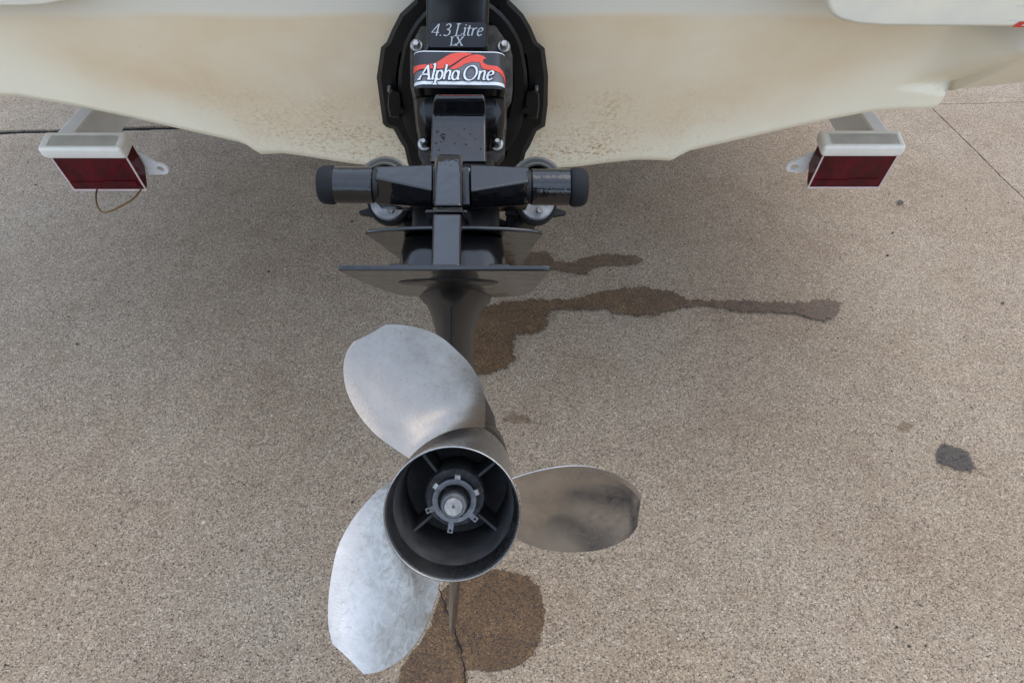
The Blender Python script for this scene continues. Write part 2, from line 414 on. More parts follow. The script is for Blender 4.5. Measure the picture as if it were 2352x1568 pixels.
# crack in the near slab
ck = [(1004, 1335), (1010, 1352), (1014, 1372), (1022, 1392), (1028, 1412), (1036, 1428), (1044, 1444), (1048, 1462), (1052, 1478), (1060, 1494), (1060, 1512), (1066, 1532), (1068, 1552), (1070, 1580), (1066, 1620), (1072, 1680)]
cp = []
for p in spline([at_z(x, y) for x, y in ck], 10):
    cp.append(p+Vector((noise.noise(p*110)*.003, noise.noise(p*95+Vector((9, 0, 0)))*.003, .009)))
Vc, Fc = [], []
for i, p in enumerate(cp):
    d = (cp[min(i+1, len(cp)-1)]-cp[max(i-1, 0)]).normalized(); nn = Vector((-d.y, d.x, 0))
    w = .0012*(1+.8*noise.noise(p*140)); Vc += [p+nn*w, p-nn*w]
    if i: Fc.append((2*i-2, 2*i-1, 2*i+1, 2*i))
mk('crack', (Vc, Fc), M_TAR, main, smooth=False)

# loose grit lying on the slabs
rg_ = random.Random(3)
for nm, mt, cnt, r0, r1 in (('pale_grit', simple('pale_grit_stone', (.5, .44, .36), .8, var=.3, vscale=90), 260, .0012, .0030), ('dark_grit', simple('dark_grit_stone', (.05, .042, .034), .8, var=.4, vscale=90), 320, .0010, .0028)):
    parts = []
    for _ in range(cnt):
        p = at_z(rg_.uniform(-20, 2370), rg_.uniform(230, 1590)); r = rg_.uniform(r0, r1)*(1.7 if rg_.random() < .06 else 1); a0 = rg_.uniform(0, 6)
        k = [rg_.uniform(.65, 1.15) for _ in range(6)]
        parts.append(loft([[Vector((p.x+r*s_*k[i]*cos(a0+i), p.y+r*s_*k[i]*.8*sin(a0+i), z*r)) for i in range(6)] for s_, z in ((.9, -.2), (1., .35), (.55, .9))]))
    o_ = mk(nm, merge(*parts), mt, None, smooth=False); o_['kind'] = 'stuff'
# ------------------------------------------------------------------ motor boat
TN = Vector((0, -cos(radians(13)), -sin(radians(13))))        # outward normal of the raked transom
TP = at_depth(1072, 388, 1.55)
TU = Vector((0, -sin(radians(13)), cos(radians(13))))          # up the transom
X0 = -.09
BO = Vector((X0, TP.y, TP.z))
boat = empty('motor_boat', BO)
tag(boat, 'cream fibreglass motor boat with tan stained transom, standing on the white trailer', 'boat')
def tpix(px, py, off=0.):            # pixel -> (X, s) on the transom plane pushed 'off' aft
    p = at_plane(px, py, TP+TN*off, TN); return p.x-X0, (p-TP).dot(TU)
def T(X, s, off=0.): return TP+Vector((X+X0-TP.x, 0, 0))+TU*s+TN*off
bot = [(-260, 262), (-140, 236), (-60, 228), (0, 225), (45, 227), (105, 237), (171, 248), (300, 275), (418, 302), (516, 324), (548, 331), (566, 338), (582, 349), (599, 359), (622, 358), (649, 357), (697, 363), (778, 376), (900, 392), (1060, 402), (1200, 396), (1330, 387), (1400, 378), (1460, 372), (1500, 372), (1538, 374), (1549, 370), (1562, 362), (1585, 351), (1700, 325), (1800, 302), (1894, 281.6), (1980, 265), (2017, 260.5), (2067, 257), (2147, 258)]
BT = [tpix(*p) for p in bot]
lip = tpix(2195, 208, -.015); BT.append(lip)
xl = BT[0][0]
COVE = [(tpix(2060, 200)[0], 0.), (tpix(2100, 200, -.012)[0], .014), (tpix(2150, 206, -.03)[0], .032), (tpix(2195, 208, -.05)[0], .05), (tpix(2352, 190, -.14)[0], .14), (1.6, .22)]
LED = [(0, tpix(2195, 208, -.05)[1]), tpix(2195, 208, -.05), tpix(2352, 190, -.14), (1.6, tpix(2500, 172, -.20)[1])]
XC0, XC1 = tpix(2052, 190)[0], tpix(2150, 190)[0]
LTOP = [(0, tpix(2060, 199)[1]), tpix(2060, 199), tpix(2130, 203, -.004), tpix(2195, 208, -.015)]
def lerp_tab(tab, x):
    if x <= tab[0][0]: return tab[0][1]
    for (a, b), (c, d) in zip(tab, tab[1:]):
        if x <= c: return b+(d-b)*(x-a)/max(1e-9, c-a)
    return tab[-1][1]
S_TOP = .66
s_over = tpix(2200, 66, .05)[1]
def bottom(X):
    if X <= lip[0]: return lerp_tab(BT, X)
    return lerp_tab(LED, X)
xs = sorted(set([round(b[0], 4) for b in BT]+[round(-1.3+2.6*i/260, 4) for i in range(261)]))
def push(X, s):                      # the cove under the rear platform: hollow at the outer corners
    if X < 0: return 0.
    x = X; l = lerp_tab(LTOP if x <= lip[0] else LED, x); k = max(0., min(1., (s-l)/(s_over-l)))
    A = lerp_tab(COVE, x-.03*k); w = sm(XC0, XC1, x-.045*k)
    if s < l-.006 and x <= lip[0]-.012: return   .2*A*sm(lip[0]-.08, lip[0], x)
    up = .2*sm(lip[0]-.08, lip[0], x); up += (1-up)*sm(l-.006, l+.002, s)
    if x > lip[0]-.012: up = 1.
    return (A*(1-k)-.11*w*k)*up
NS = 90
V, Fc, ST = [], [], []
for X in xs:
    b = bottom(X)
    for q in range(NS+1):
        t = q/NS; s = b+(S_TOP-b)*t
        # rows gather around the ledge
        d = -push(X, s)
        rnd = .006*(1-sm(0, .012, s-b))      # rounded lower edge
        V.append(T(X, s, d-rnd)); ST.append((X, s, s-b))
for i in range(len(xs)-1):
    for q in range(NS):
        a = i*(NS+1)+q; Fc.append((a, a+NS+1, a+NS+2, a+1))
me = bpy.data.meshes.new('transom'); me.from_pydata([tuple(p-BO) for p in V], [], Fc); me.update()
at = me.attributes.new('st', 'FLOAT_VECTOR', 'POINT')
for i, s_ in enumerate(ST): at.data[i].vector = s_
me.shade_smooth(); me.materials.append(M_GEL); link('transom', me, boat)
# hull shell going forward from the transom edge
prof = [T(X, bottom(X)+.002, -.012-push(X, bottom(X))) for X in xs]
rings = []
for fy, w, dz in ((0, 1, 0), (.6, 1.02, 0), (1.6, 1.0, .0), (2.6, .82, .06), (3.4, .5, .18), (4.0, .12, .38)):
    rg = [Vector((X0+(p.x-X0)*w, p.y+fy*.97+(TP.y-p.y)*min(1, fy), p.z+dz*(1+.0*p.x))) for p in prof]
    zt = TP.z+.64+dz*.4
    rg = [Vector((rg[0].x, rg[0].y, zt))]+rg+[Vector((rg[-1].x, rg[-1].y, zt))]
    rings.append(rg)
mk('hull', loft(rings, cap0=False, cap1=True, closed=True), M_GELC, boat, org=BO)
# rear platform mouldings standing proud of the transom
def platform(pix, off, label):
    face = [T(*tpix(x, y, off), off) for x, y in pix]
    back = [p-TN*(off+.40) for p in face]
    o = mk('platform_moulding', loft([back, face]), M_GELC, boat, bevel=.008, seg=3, org=BO); o['label'] = label
    return o
plR = platform(spline_px := [(1893, -40), (1894, -20), (1897, 0), (1899, 14), (1905, 30), (1916, 42), (1932, 50.5), (1968, 59), (2030, 63.5), (2120, 64.5), (2352, 66), (2620, 69), (2620, -420), (1893, -420)], .13, 'right cream moulding with the corner of a red sticker')
plL = platform([(190, -40), (180, -14), (165, 0), (150, 7), (130, 12), (100, 17), (60, 19.5), (0, 19), (-200, 16), (-200, -420), (190, -420)], .05, 'left cream moulding cut off by the picture edge')
def flat(name, pix, off, mat, par=boat):
    return mk(name, ([T(*tpix(x, y, off), off) for x, y in pix], [tuple(range(len(pix)))]), mat, par, org=BO, smooth=False)
flat('red_sticker', [(2324, 63.2), (2342, 50), (2440, 50.5), (2440, 64.2)], .1312, M_DECALR)
flat('white_sticker_line', [(2345, 60), (2351, 56), (2356, 56), (2350, 60)], .132, M_DECALW)
flat('white_sticker_line', [(2314, 48.6), (2316, 47.2), (2338, 47.2), (2336, 48.6)], .1312, M_DECALW)
flat('white_sticker_line', [(2332, 14.6), (2333, 13.4), (2380, 13.4), (2380, 14.6)], .1312, M_DECALW)

# ------------------------------------------------------------------ trailer
trailer = empty('boat_trailer', (X0, 1.6, .40))
TO = Vector((X0, 1.6, .40))
tag(trailer, 'white painted boat trailer under the boat, with red tail lights on its rail ends', 'trailer')
KZ = .868; ZT = CAM_H-KZ
for xa, xb, sgn in ((-1.098, -1.052, -1), (.8715, .9125, 1)):
    r = mk('frame_rail', box(xa, xb, 1.545, 5.0, ZT-.103, ZT), M_WHITE, trailer, bevel=.006, seg=3, org=TO)
    xo = xa if sgn < 0 else xb; xi = xb if sgn < 0 else xa
    for xx, yy, d, rr in ((xo, 1.75, sgn*.018, .017), (xi, 1.62, -sgn*.012, .011)):
        mk('rail_bolt', lathe([(0, rr), (d*.7, rr), (d, rr*.7)], 16, 'x', (xx, yy, ZT-.06), True, True), M_RUBBER, r, org=TO)
mk('cross_member', box(-1.052, .8715, 2.2, 2.26, ZT-.17, ZT-.105), M_WHITE, trailer, bevel=.005, org=TO)
def tail_light(cx, y, z, sgn, label):
    """sgn: +1 when the inner side is towards +x"""
    e = empty('tail_light'); e.parent = trailer
    e.matrix_local = Matrix.Translation(Vector((cx, y, z))-TO) @ Matrix.Rotation(radians(12.5), 4, 'X')
    e['label'] = label
    W, Hh, Dp = .0885, .104, .046
    # lens body with chamfered lower rear corner
    pr = [(0, 0), (0, -Hh), (.014, -Hh), (Dp, -Hh*.66), (Dp, 0)]
    mk('lens', loft([[(s*W, a, b) for a, b in pr] for s in (-1, 1)]), M_LENS, e, bevel=.003)
    # raised square in the lens
    mk('lens_insert', prism([(-W+.003, -.0006, -Hh+.012), (W-.012, -.0006, -Hh+.012), (W-.012, -.0006, -Hh+.03), (sgn*-.006, -.0006, -Hh+.03), (sgn*-.006-.004, -.0006, -Hh+.026), (-W+.003, -.0006, -Hh+.026)], (0, -.0012, 0)), M_LENS, e, bevel=.001)
    t_ = .0014
    mk('lens_trim', merge(box(-W-.0005, -W+.0022, -t_, .002, -Hh+.002, 0), box(W-.0022, W+.0005, -t_, .002, -Hh+.002, 0), box(-W-.0005, W+.0005, -t_, .002, -Hh-.0016, -Hh+.0018)), M_LINE, e, smooth=False)
    c0 = .037
    cap = mk('light_cap', loft([[(-W-.004, -.004, 0), (W+.004, -.004, 0), (W+.004, Dp+.003, 0), (-W-.004, Dp+.003, 0)],
                                [(-W-.012, -.010, c0*.35), (W+.003, -.010, c0*.35), (W+.003, Dp+.003, c0*.35), (-W-.012, Dp+.003, c0*.35)],
                                [(-W-.012, -.010, c0), (W+.003, -.010, c0), (W+.003, Dp+.003, c0), (-W-.012, Dp+.003, c0)]]), M_PLASTIC, e, bevel=.012, seg=5)
    ribs = [box(-W+.003+i*.0042, -W+.0151+i*.0042, -.001, .034, c0-.0004, c0+.0003) for i in range(38)]
    rb = mk('grip_ribs', merge(*ribs), M_PLASTIC, e, smooth=False)
    # mounting lug with a hole on the inner side
    n = 28; ox, oz, R, r = sgn*(W+.030), -Hh+.020, .0185, .0095
    outr, inn = [], []
    for i in range(n):
        a = 2*pi*i/n; px_, pz_ = R*cos(a), R*sin(a)
        q = Vector((ox+px_, .05, oz+pz_)); 
        if px_*sgn < 0: q = Vector((sgn*(W-.006), .05, oz+.024+pz_*1.5 if pz_ > 0 else oz+pz_*1.0))
        outr.append(q); inn.append(Vector((ox+r*cos(a), .05, oz+r*sin(a))))
    off = Vector((0, .006, 0))
    mk('mounting_lug', loft([outr, inn, [p+off for p in inn], [p+off for p in outr], outr], False, False), M_WHITE, e)
    return e
def place_light(pxl, pxr, py, d, sgn, label):
    a, b = at_depth(pxl, py, d), at_depth(pxr, py, d)
    return tail_light((a.x+b.x)/2, a.y, a.z, sgn, label)
tlL = place_light(114, 296, 363, 1.68, 1, 'left tail light with a loose brown wire loop below')
tlR = place_light(1893, 2060, 358, 1.70, -1, 'right tail light, no wire below')
w_pts = spline([at_depth(223, 436, 1.76), at_depth(220, 452, 1.72), at_depth(224, 474, 1.68), at_depth(236, 487, 1.68), at_depth(256, 484, 1.68), at_depth(284, 470, 1.69), at_depth(308, 455, 1.70), at_depth(322, 438, 1.73), at_depth(324, 432, 1.76)], 6)
wr = mk('loose_wire', tube(w_pts, .0022, 8), M_WIRE, None)
wr.parent = tlL; wr.matrix_parent_inverse = (trailer.matrix_world @ tlL.matrix_local).inverted() if False else Matrix.Identity(4)
bpy.context.view_layer.update()
wr.matrix_parent_inverse = tlL.matrix_world.inverted()

# ------------------------------------------------------------------ stern drive, in its own frame: x right, y forward along the propeller shaft, z up the leg
wv = (FWD+Vector((1, 0, 0))*(-68/F)+UP*(60/F)).normalized()
xv = (Vector((1, 0, 0))-wv*wv.x).normalized(); uv = xv.cross(wv)
HO = EYE+(FWD+Vector((1, 0, 0))*(-137/F)+UP*(-396/F))*.68
MD = Matrix(((xv.x, wv.x, uv.x, HO.x), (xv.y, wv.y, uv.y, HO.y), (xv.z, wv.z, uv.z, HO.z), (0, 0, 0, 1)))
sd_e = empty('stern_drive', mat=MD)
tag(sd_e, 'glossy black tilted up stern drive with a stainless three bladed propeller, on the transom', 'boat engine')
def D(px, py, f):
    r = ray(px, py); t = (f+(HO-EYE).dot(wv))/r.dot(wv); p = EYE+r*t-HO
    return Vector((p.dot(xv), f, p.dot(uv)))
def U(py, f, px=1050): return D(px, py, f).z
XC = -.0075
# --- gearcase: bullet, strut
torp = lathe([(.181, .0575), (.184, .061), (.2, .0625), (.28, .061), (.36, .053), (.43, .04), (.49, .024), (.52, .01), (.525, .0)], 48, 'y', (0, 0, 0), True)
gap = lathe([(.15, .05), (.18, .05)], 32, 'y', (0, 0, 0))
rings = []
uP = D(1021, 622, .056).z; SLP = .085
for u, h, te, le in ((.0, .052, .19, .46), (.03, .050, .182, .47), (.05, .049, .176, .475), (.065, .043, .172, .475), (.085, .035, .168, .475), (.11, .0275, .165, .475), (.14, .0235, .163, .478), (uP-.062, .0245, .165, .48), (uP-.046, .0262, .167, .485), (uP-.031, .030, .169, .49), (uP-.019, .034, .172, .50), (uP-.010, .039, .175, .51), (uP-.005, .044, .178, .52), (uP-.0015, .048, .180, .53), (uP+.0035, .049, .181, .53)):
    ch = le-te; rg = []
    pr = [(0, .0), (.03, .25), (.1, .52), (.2, .80), (.34, 1.), (.5, .98), (.7, .75), (.87, .42), (1, .0)]
    xo = XC*min(1, u/.1)
    zz = lambda f: u-SLP*(f-.056)*sm(.10, uP-.03, u)
    for t, k in pr: rg.append((xo+h*k, te+ch*t, zz(te+ch*t)))
    for t, k in pr[-2:0:-1]: rg.append((xo-h*k, te+ch*t, zz(te+ch*t)))
    rings.append(rg)
mk('gearcase', merge(torp, gap, loft(rings)), M_GEAR, sd_e, sharp=50)
# trailing edge seam of the strut
mk('trailing_edge', tube([(XC*min(1, u/.1), te-.0005, u) for u, te in ((.07, .172), (.11, .1655), (.14, .1635), (uP-.07, .1635), (uP-.05, .166), (uP-.036, .170))], .0011, 6), M_RUBBER, sd_e)
# skeg
sb = D(1036, 1470, .2)
rg = []
for u, te, le, h in ((-.05, .185, .42, .008), (-.1, .19, .41, .006), (-.16, .196, .37, .0045), (sb.z+.012, .2, .31, .0035), (sb.z, .212, .29, .003)):
    x = XC*.3+(sb.x-XC*.3)*((-.05-u)/(-.05-sb.z))
    rg.append([(x, te, u), (x+h*1.3, te+.03, u), (x+h*1.7, te+(le-te)*.5, u), (x, le, u), (x-h*1.7, te+(le-te)*.5, u), (x-h*1.3, te+.03, u)])
mk('skeg', loft(rg), M_BLACK_DIM, sd_e, sharp=30)
# --- plates
def plate(outl, x0, y0, f0, slope, th, name):
    p0 = D(x0, y0, f0); n = Vector((0, slope, 1)).normalized()
    poly = []
    for zx, zy in outl:
        r = ray(708+zx*.2863, 328+zy*.2863); rl = Vector((r.dot(xv), r.dot(wv), r.dot(uv))); e = EYE-HO
        el = Vector((e.dot(xv), e.dot(wv), e.dot(uv))); poly.append(el+rl*((p0-el).dot(n)/rl.dot(n)))
    return mk(name, prism(poly, n*th), M_BLACK, sd_e, bevel=th*.42, seg=3), p0.z, n
pA, uA, nA = plate([(238, 1026), (330, 1075), (430, 1120), (560, 1170), (700, 1213), (760, 1226), (870, 1236), (1000, 1243), (1200, 1248), (1400, 1246), (1560, 1240), (1700, 1228), (1780, 1204), (1812, 1186), (1870, 1118), (1920, 1058), (1943, 1030), (1925, 1027), (1200, 1027), (300, 1022)], 1021, 622, .056, SLP, .0055, 'anti_ventilation_plate')
pB, uB, nB = plate([(453, 738), (560, 806), (680, 900), (800, 985), (900, 1040), (1050, 1075), (1250, 1085), (1450, 1078), (1600, 1045), (1700, 1000), (1760, 915), (1830, 806), (1882, 742), (1850, 730), (1780, 719), (1600, 707), (1340, 699), (960, 699), (800, 703), (600, 712), (480, 727)], 1039, 530, .19, SLP, .005, 'splash_plate')
# trim tab disc under the lower plate
tt = []
for k, (off, r) in enumerate(((-.0012, .001), (-.0012, .055), (-.0004, .057), (.003, .057))):
    tt.append([Vector((XC-.002+r*cos(2*pi*i/48), .146+r*.5*sin(2*pi*i/48), uA-SLP*(.146+r*.5*sin(2*pi*i/48)-.056)))+nA*off for i in range(48)])
mk('trim_tab_base', loft(tt, False, True), M_GEAR, pA)
# --- body between and above the plates
def rrect(cx, hw, f0, f1, u, r, n=5):
    """U-shaped section: rounded aft corners, square forward end; goes left->right along the aft face"""
    o = [(cx-hw, f1, u)]
    for i in range(n+1):
        a = pi+(pi/2)*i/n; o.append((cx-hw+r+r*cos(a), f0+r+r*sin(a), u))
    for i in range(n+1):
        a = -pi/2+(pi/2)*i/n; o.append((cx+hw-r+r*cos(a), f0+r+r*sin(a), u))
    o.append((cx+hw, f1, u)); return o
XB = XC
mk('lower_housing', loft([rrect(XB, .066, .165, .5, uA+.004, .03), rrect(XB, .064, .185, .5, uA+.03, .03), rrect(XB, .0615, .205, .5, uB-.004, .03)]), M_BLACK_DIM, sd_e, sharp=40)
u1 = U(470, .31); u2 = U(330, .5)
mk('driveshaft_housing', loft([rrect(XB, .0605, .285, .58, uB+.004, .025), rrect(XB, .060, .30, .6, u1-.01, .025), rrect(XB, .058, .32, .64, u1+.05, .03), rrect(XB, .050, .54, .66, u2, .03)]), M_BELL, sd_e, sharp=40)
# --- spine: the flat topped ridge down the aft side
def ridge(path, name, th, mat, bev=.004, par=None):
    """path: (pxL, pxR, py, f) on the aft face"""
    fr = []; pts = [(D(l, y, f), D(r, y, f)) for l, r, y, f in path]; rings = []
    for i, (a, b) in enumerate(pts):
        p0, p1 = pts[max(0, i-1)][0], pts[min(len(pts)-1, i+1)][0]
        t = (p1-p0).normalized(); n = Vector((0, -t.z, t.y))
        if n.y > 0: n = -n
        rings.append([a, b, b+Vector((.003, th, 0)), a+Vector((-.003, th, 0))])
    return mk(name, loft(rings), mat, sd_e if par is None else par, bevel=bev, seg=3)
ridge([(990, 1059, 612, .098), (991, 1059, 575, .119), (992, 1059, 540, .139), (993, 1060, 503, .160), (994, 1060, 490, .167)], 'lower_spine', .07, M_BLACK)
ridge([(993, 1062, 487, .172), (994, 1062, 476, .182)], 'spine_collar', .06, M_BLACK, .0015)
ridge([(995, 1062, 474, .200), (996, 1062, 440, .219), (997, 1062, 400, .242), (999, 1061, 362, .264), (1004, 1056, 353, .272)], 'upper_spine', .07, M_BLACK, .005)
# thin flange with the two ridges sweeping down to the plate
ua = U(485, .20)
mk('collar_flange', prism([(D(976, 485, .20).x, .205, ua-.0025), (D(1073, 485, .20).x, .205, ua-.0025), (D(1078, 485, .20).x, .32, ua-.0025), (D(970, 485, .20).x, .32, ua-.0025)], (0, 0, .005)), M_BLACK_DIM, sd_e, bevel=.002)
for sgn in (1, -1):
    q = [(.0265, .208, ua), (.030, .207, ua-.008), (.033, .203, uB+.012), (.037, .198, uB-.004), (.044, .192, uB-.016), (.054, .188, uA+.030), (.066, .19, uA+.024)]
    mk('casting_lug', box(XB+sgn*.055-.012, XB+sgn*.055+.012, .12, .19, uA+.004, uA+.012), M_BLACK_DIM, sd_e, bevel=.003)
# --- trim pin bar
fb = .27
def hexa(cx_px, yt, ym, yb, f, dm, back=.05):
    t, m, b = D(cx_px, yt, f), D(cx_px, ym, f-dm), D(cx_px, yb, f)
    return [t, m, b, b+Vector((0, back, .0)), t+Vector((0, back, 0))]
for side, arm, cyl, cap in ((-1, [(994, 378, 437, 475), (862, 383, 408, 467)], (859, 764, 423, 83), (767, 729)), (1, [(1080, 378, 439, 478), (1215, 384, 416, 470)], (1219, 1311, 427, 84), (1314, 1350))):
    mk('trim_pin_arm', loft([hexa(x, a, m, b, fb, dm) for (x, a, m, b), dm in zip(arm, (.028, .017))]), M_BLACK, sd_e, bevel=.0025, seg=3)
    x0, x1, yc, hh = cyl
    p = D(x0, yc, fb); q = D(x1, yc, fb); R = hh/2/F*.94; z0 = p.z
    s0, s1 = p.x, q.x; sg = 1 if s1 > s0 else -1
    mk('trim_pin_sleeve', lathe([(s0, R*.9), (s0+sg*.002, R), (s1-sg*.002, R), (s1, R*.9)], 40, 'x', (0, fb+.008, z0), True, True), M_BLACK, sd_e)
    mk('sleeve_neck', lathe([(s0-sg*.006, R*.93), (s0, R*.93)], 40, 'x', (0, fb+.008, z0), True, True), M_BELL, sd_e)
    c0, c1 = D(cap[0], yc, fb).x, D(cap[1], yc, fb).x
    mk('rubber_cap', lathe([(c0-sg*.003, R*.9), (c0, R*1.04), (c0+sg*.004, R*1.07), (c1-sg*.007, R*1.04), (c1-sg*.002, R*.93), (c1, R*.8)], 40, 'x', (0, fb+.008, z0), True, True), M_RUBBER, sd_e, sharp=60)
mk('trim_pin_boss', prism([D(976, 380, .30), D(1085, 380, .30), D(1088, 476, .29), D(972, 476, .29)], (0, .1, 0)), M_BLACK, sd_e, bevel=.006)
# --- trim cylinders behind the bar, with anodes
for pxc in (891, 1230):
    c = D(pxc, 430, .41); R = .0385
    cyl = mk('trim_cylinder', lathe([(.40, R*.9), (.402, R), (.46, R), (.47, R*.8), (.80, R*.8)], 40, 'y', (c.x, 0, c.z), True, True), M_BELL, sd_e)
    mk('end_ring', lathe([(.385, R*.80), (.383, R*.95), (.386, R*1.05), (.40, R*1.05)], 40, 'y', (c.x, 0, c.z)), M_CLEAR, cyl)
    mk('end_ring', lathe([(.376, R*.66), (.374, R*.72), (.376, R*.78), (.386, R*.8)], 40, 'y', (c.x, 0, c.z)), M_CLEAR, cyl)
    a = D(pxc+2, 466, .36)
    an = mk('anode', lathe([(.352, .0), (.352, .0235), (.356, .0255), (.372, .026)], 32, 'y', (a.x, 0, a.z), False, True), M_ZINC, cyl)
    mk('anode_cup', lathe([(.3575, .0262), (.357, .0295), (.38, .031), (.40, .028)], 32, 'y', (a.x, 0, a.z), False, True), M_RUBBER, cyl)
    for dx, dz in ((.004, -.012), (-.012, .008), (.013, .006)):
        mk('anode_bolt', lathe([(.346, .0), (.346, .004), (.348, .0052), (.354, .0052)], 6, 'y', (a.x+dx, 0, a.z+dz)), M_BOLT, an)
    for sg in (-1, 1):
        mk('cup_fin', prism([(a.x+sg*.027, .365, a.z-.006), (a.x+sg*.044, .372, a.z-.010), (a.x+sg*.044, .372, a.z-.014), (a.x+sg*.024, .365, a.z-.018)], (0, .02, 0)), M_RUBBER, cyl)
    s_ = 1 if pxc < 1000 else -1
    mk('hydraulic_line', tube(spline([(a.x+s_*.02, .39, a.z-.022), (a.x+s_*.04, .40, a.z-.03), (a.x+s_*.05, .43, a.z-.02), (a.x+s_*.07, .5, a.z-.01)], 6), .0065, 10), M_RUBBER, cyl)
    mk('line_clamp', box(a.x+s_*.034-.008, a.x+s_*.034+.008, .39, .42, a.z-.04, a.z-.012), M_RUBBER, cyl, bevel=.003)
# --- upper housing
ridge([(988, 1117, 372, .372), (990, 1116, 345, .383), (991, 1116, 300, .399), (992, 1116, 275, .406), (993, 1115, 264, .405), (994, 1115, 250, .398), (996, 1114, 232, .386), (998, 1113, 222, .384), (1001, 1110, 217, .392)], 'upper_column', .09, M_BLACK, .009)
drops = []
for zx, zy, r in ((745, 1222, .0022), (797, 1256, .0040), (806, 1292, .0021), (733, 1326, .0022), (780, 1316, .0014), (996, 1196, .0013), (1049, 1245, .0011), (1148, 1382, .0016), (905, 1330, .0010), (1010, 1340, .0012), (760, 1390, .0012), (1095, 1290, .0010), (860, 1200, .0010), (940, 1260, .0009)):
    px, py = 820+zx*.2478, zy*.2478; f = .372+(.406-.372)*(372-py)/(372-275)
    if py < 345: f = .383+(.399-.383)*(345-py)/45
    p = D(px, py, f); n_ = Vector((0, -.62, .78)); tt_ = Vector((0, .78, .62))
    for q in range(3): pass
    drops.append(loft([[p+n_*h+Vector((k*r*cos(2*pi*i/12), 0, 0))+tt_*(k*r*1.15*sin(2*pi*i/12)) for i in range(12)] for h, k in ((-.002, 1.05), (0.0004, 1.), (r*.35, .75), (r*.5, .3))]))
dr = mk('water_drops', merge(*drops), M_BLACK_DIM, sd_e, sharp=80); dr['kind'] = 'stuff'
ub = [(206, .452, 950, 1162), (225, .462, 951, 1162), (255, .468, 952, 1163), (285, .475, 956, 1160), (305, .482, 962, 1155), (335, .50, 968, 1148), (372, .52, 974, 1140)]
mk('upper_housing', loft([rrect((D(l, y, f).x+D(r, y, f).x)/2, (D(r, y, f).x-D(l, y, f).x)/2, f, f+.13, U(y, f), .02) for y, f, l, r in ub]), M_BLACK_DIM, sd_e, sharp=50)
# collar framing the column (inner recess rim)
FA = .438
aL, aR = D(950, 160, FA).x, D(1159, 160, FA).x; acx = (aL+aR)/2; ahw = (aR-aL)/2
uT, uBt = U(118.5, FA), U(198.5, FA)
def ring_box(u, grow=0., f0=FA): return rrect(acx, ahw+grow, f0-grow, .58, u, .017+grow, 8)
hb = mk('housing_cover', loft([ring_box(U(214, FA), .000, FA+.012), ring_box(U(204, FA), .002), ring_box(uBt, .003), ring_box(uBt+.003, 0), ring_box(uT-.002, 0), ring_box(uT, -.003)]), M_BLACK_DIM, sd_e, sharp=25)
def S(s, u, off):                 # arc position s from the middle of the cover, wrapped round its corners
    r, fl = .017, ahw-.017; sg = 1 if s >= 0 else -1; a = abs(s)
    if a <= fl: return Vector((acx+s, FA-off, u))
    arc = r*pi/2
    if a <= fl+arc:
        th = (a-fl)/r; return Vector((acx+sg*(fl+(r+off)*sin(th)), FA+r-(r+off)*cos(th), u))
    return Vector((acx+sg*(ahw+off), FA+r+(a-fl-arc), u))
zs = (aR-aL)/(1362-530)           # decal drawing units -> metres
def zd(zx, zy): return (zx-946)*zs, uT+(uBt-uT)*((zy-478)/(800-478))
def band(zy0, zy1, off, mat, name, ext=1.32, n=60):
    V, Fc = [], []
    for i in range(n+1):
        s = ahw*ext*(2*i/n-1); V += [S(s, zd(0, zy0)[1], off), S(s, zd(0, zy1)[1], off)]
        if i: Fc.append((2*i-2, 2*i-1, 2*i+1, 2*i))
    return mk(name, (V, Fc), mat, hb)
def decal_poly(poly, off, mat, name, curve=True):
    import bmesh
    P = spline([(x, y, 0) for x, y in poly+[poly[0]]], 5)[:-1] if curve else [Vector((x, y, 0)) for x, y in poly]
    bm = bmesh.new(); bm.faces.new([bm.verts.new(p) for p in P]); bmesh.ops.triangulate(bm, faces=bm.faces[:])
    for x in range(440, 1480, 24):
        bmesh.ops.bisect_plane(bm, geom=bm.verts[:]+bm.edges[:]+bm.faces[:], plane_co=(x, 0, 0), plane_no=(1, 0, 0))
    bm.verts.index_update()
    V = [S(*zd(v.co.x, v.co.y), off) for v in bm.verts]; Fc = [[v.index for v in f.verts] for f in bm.faces]; bm.free()
    return mk(name, (V, Fc), mat, hb, smooth=False)
band(484, 800, .0004, M_DECALK, 'decal_backing')
band(478, 486, .0007, M_DECALW, 'decal_border')
band(660, 752, .0006, M_DECALG, 'decal_grey_field')
band(756, 796, .0007, M_DECALW, 'decal_border')
w1 = [(440, 612), (525, 608), (600, 608), (660, 604), (720, 592), (780, 560), (850, 515), (920, 495), (1000, 491), (1062, 503), (985, 535), (905, 588), (850, 622), (800, 638), (740, 644), (640, 642), (540, 662), (440, 690)]
w2 = [(855, 640), (920, 597), (985, 548), (1050, 515), (1110, 505), (1170, 520), (1196, 546), (1172, 548), (1162, 566), (1172, 587), (1205, 602), (1290, 612), (1345, 640), (1400, 690), (1440, 760), (1400, 770), (1360, 700), (1310, 665), (1250, 650), (1180, 645), (1146, 622), (1140, 592), (1128, 578), (1060, 576), (1000, 596), (950, 627), (905, 646)]
decal_poly([(700, 668), (860, 640), (960, 600), (1060, 560), (1150, 570), (1130, 610), (1170, 655), (1300, 668), (1360, 700), (1240, 690), (700, 690)], .0009, M_DECALG, 'decal_grey_field', False)
decal_poly(w1, .0016, M_DECALR, 'decal_red_wave'); decal_poly(w2, .0016, M_DECALR, 'decal_red_wave', False)
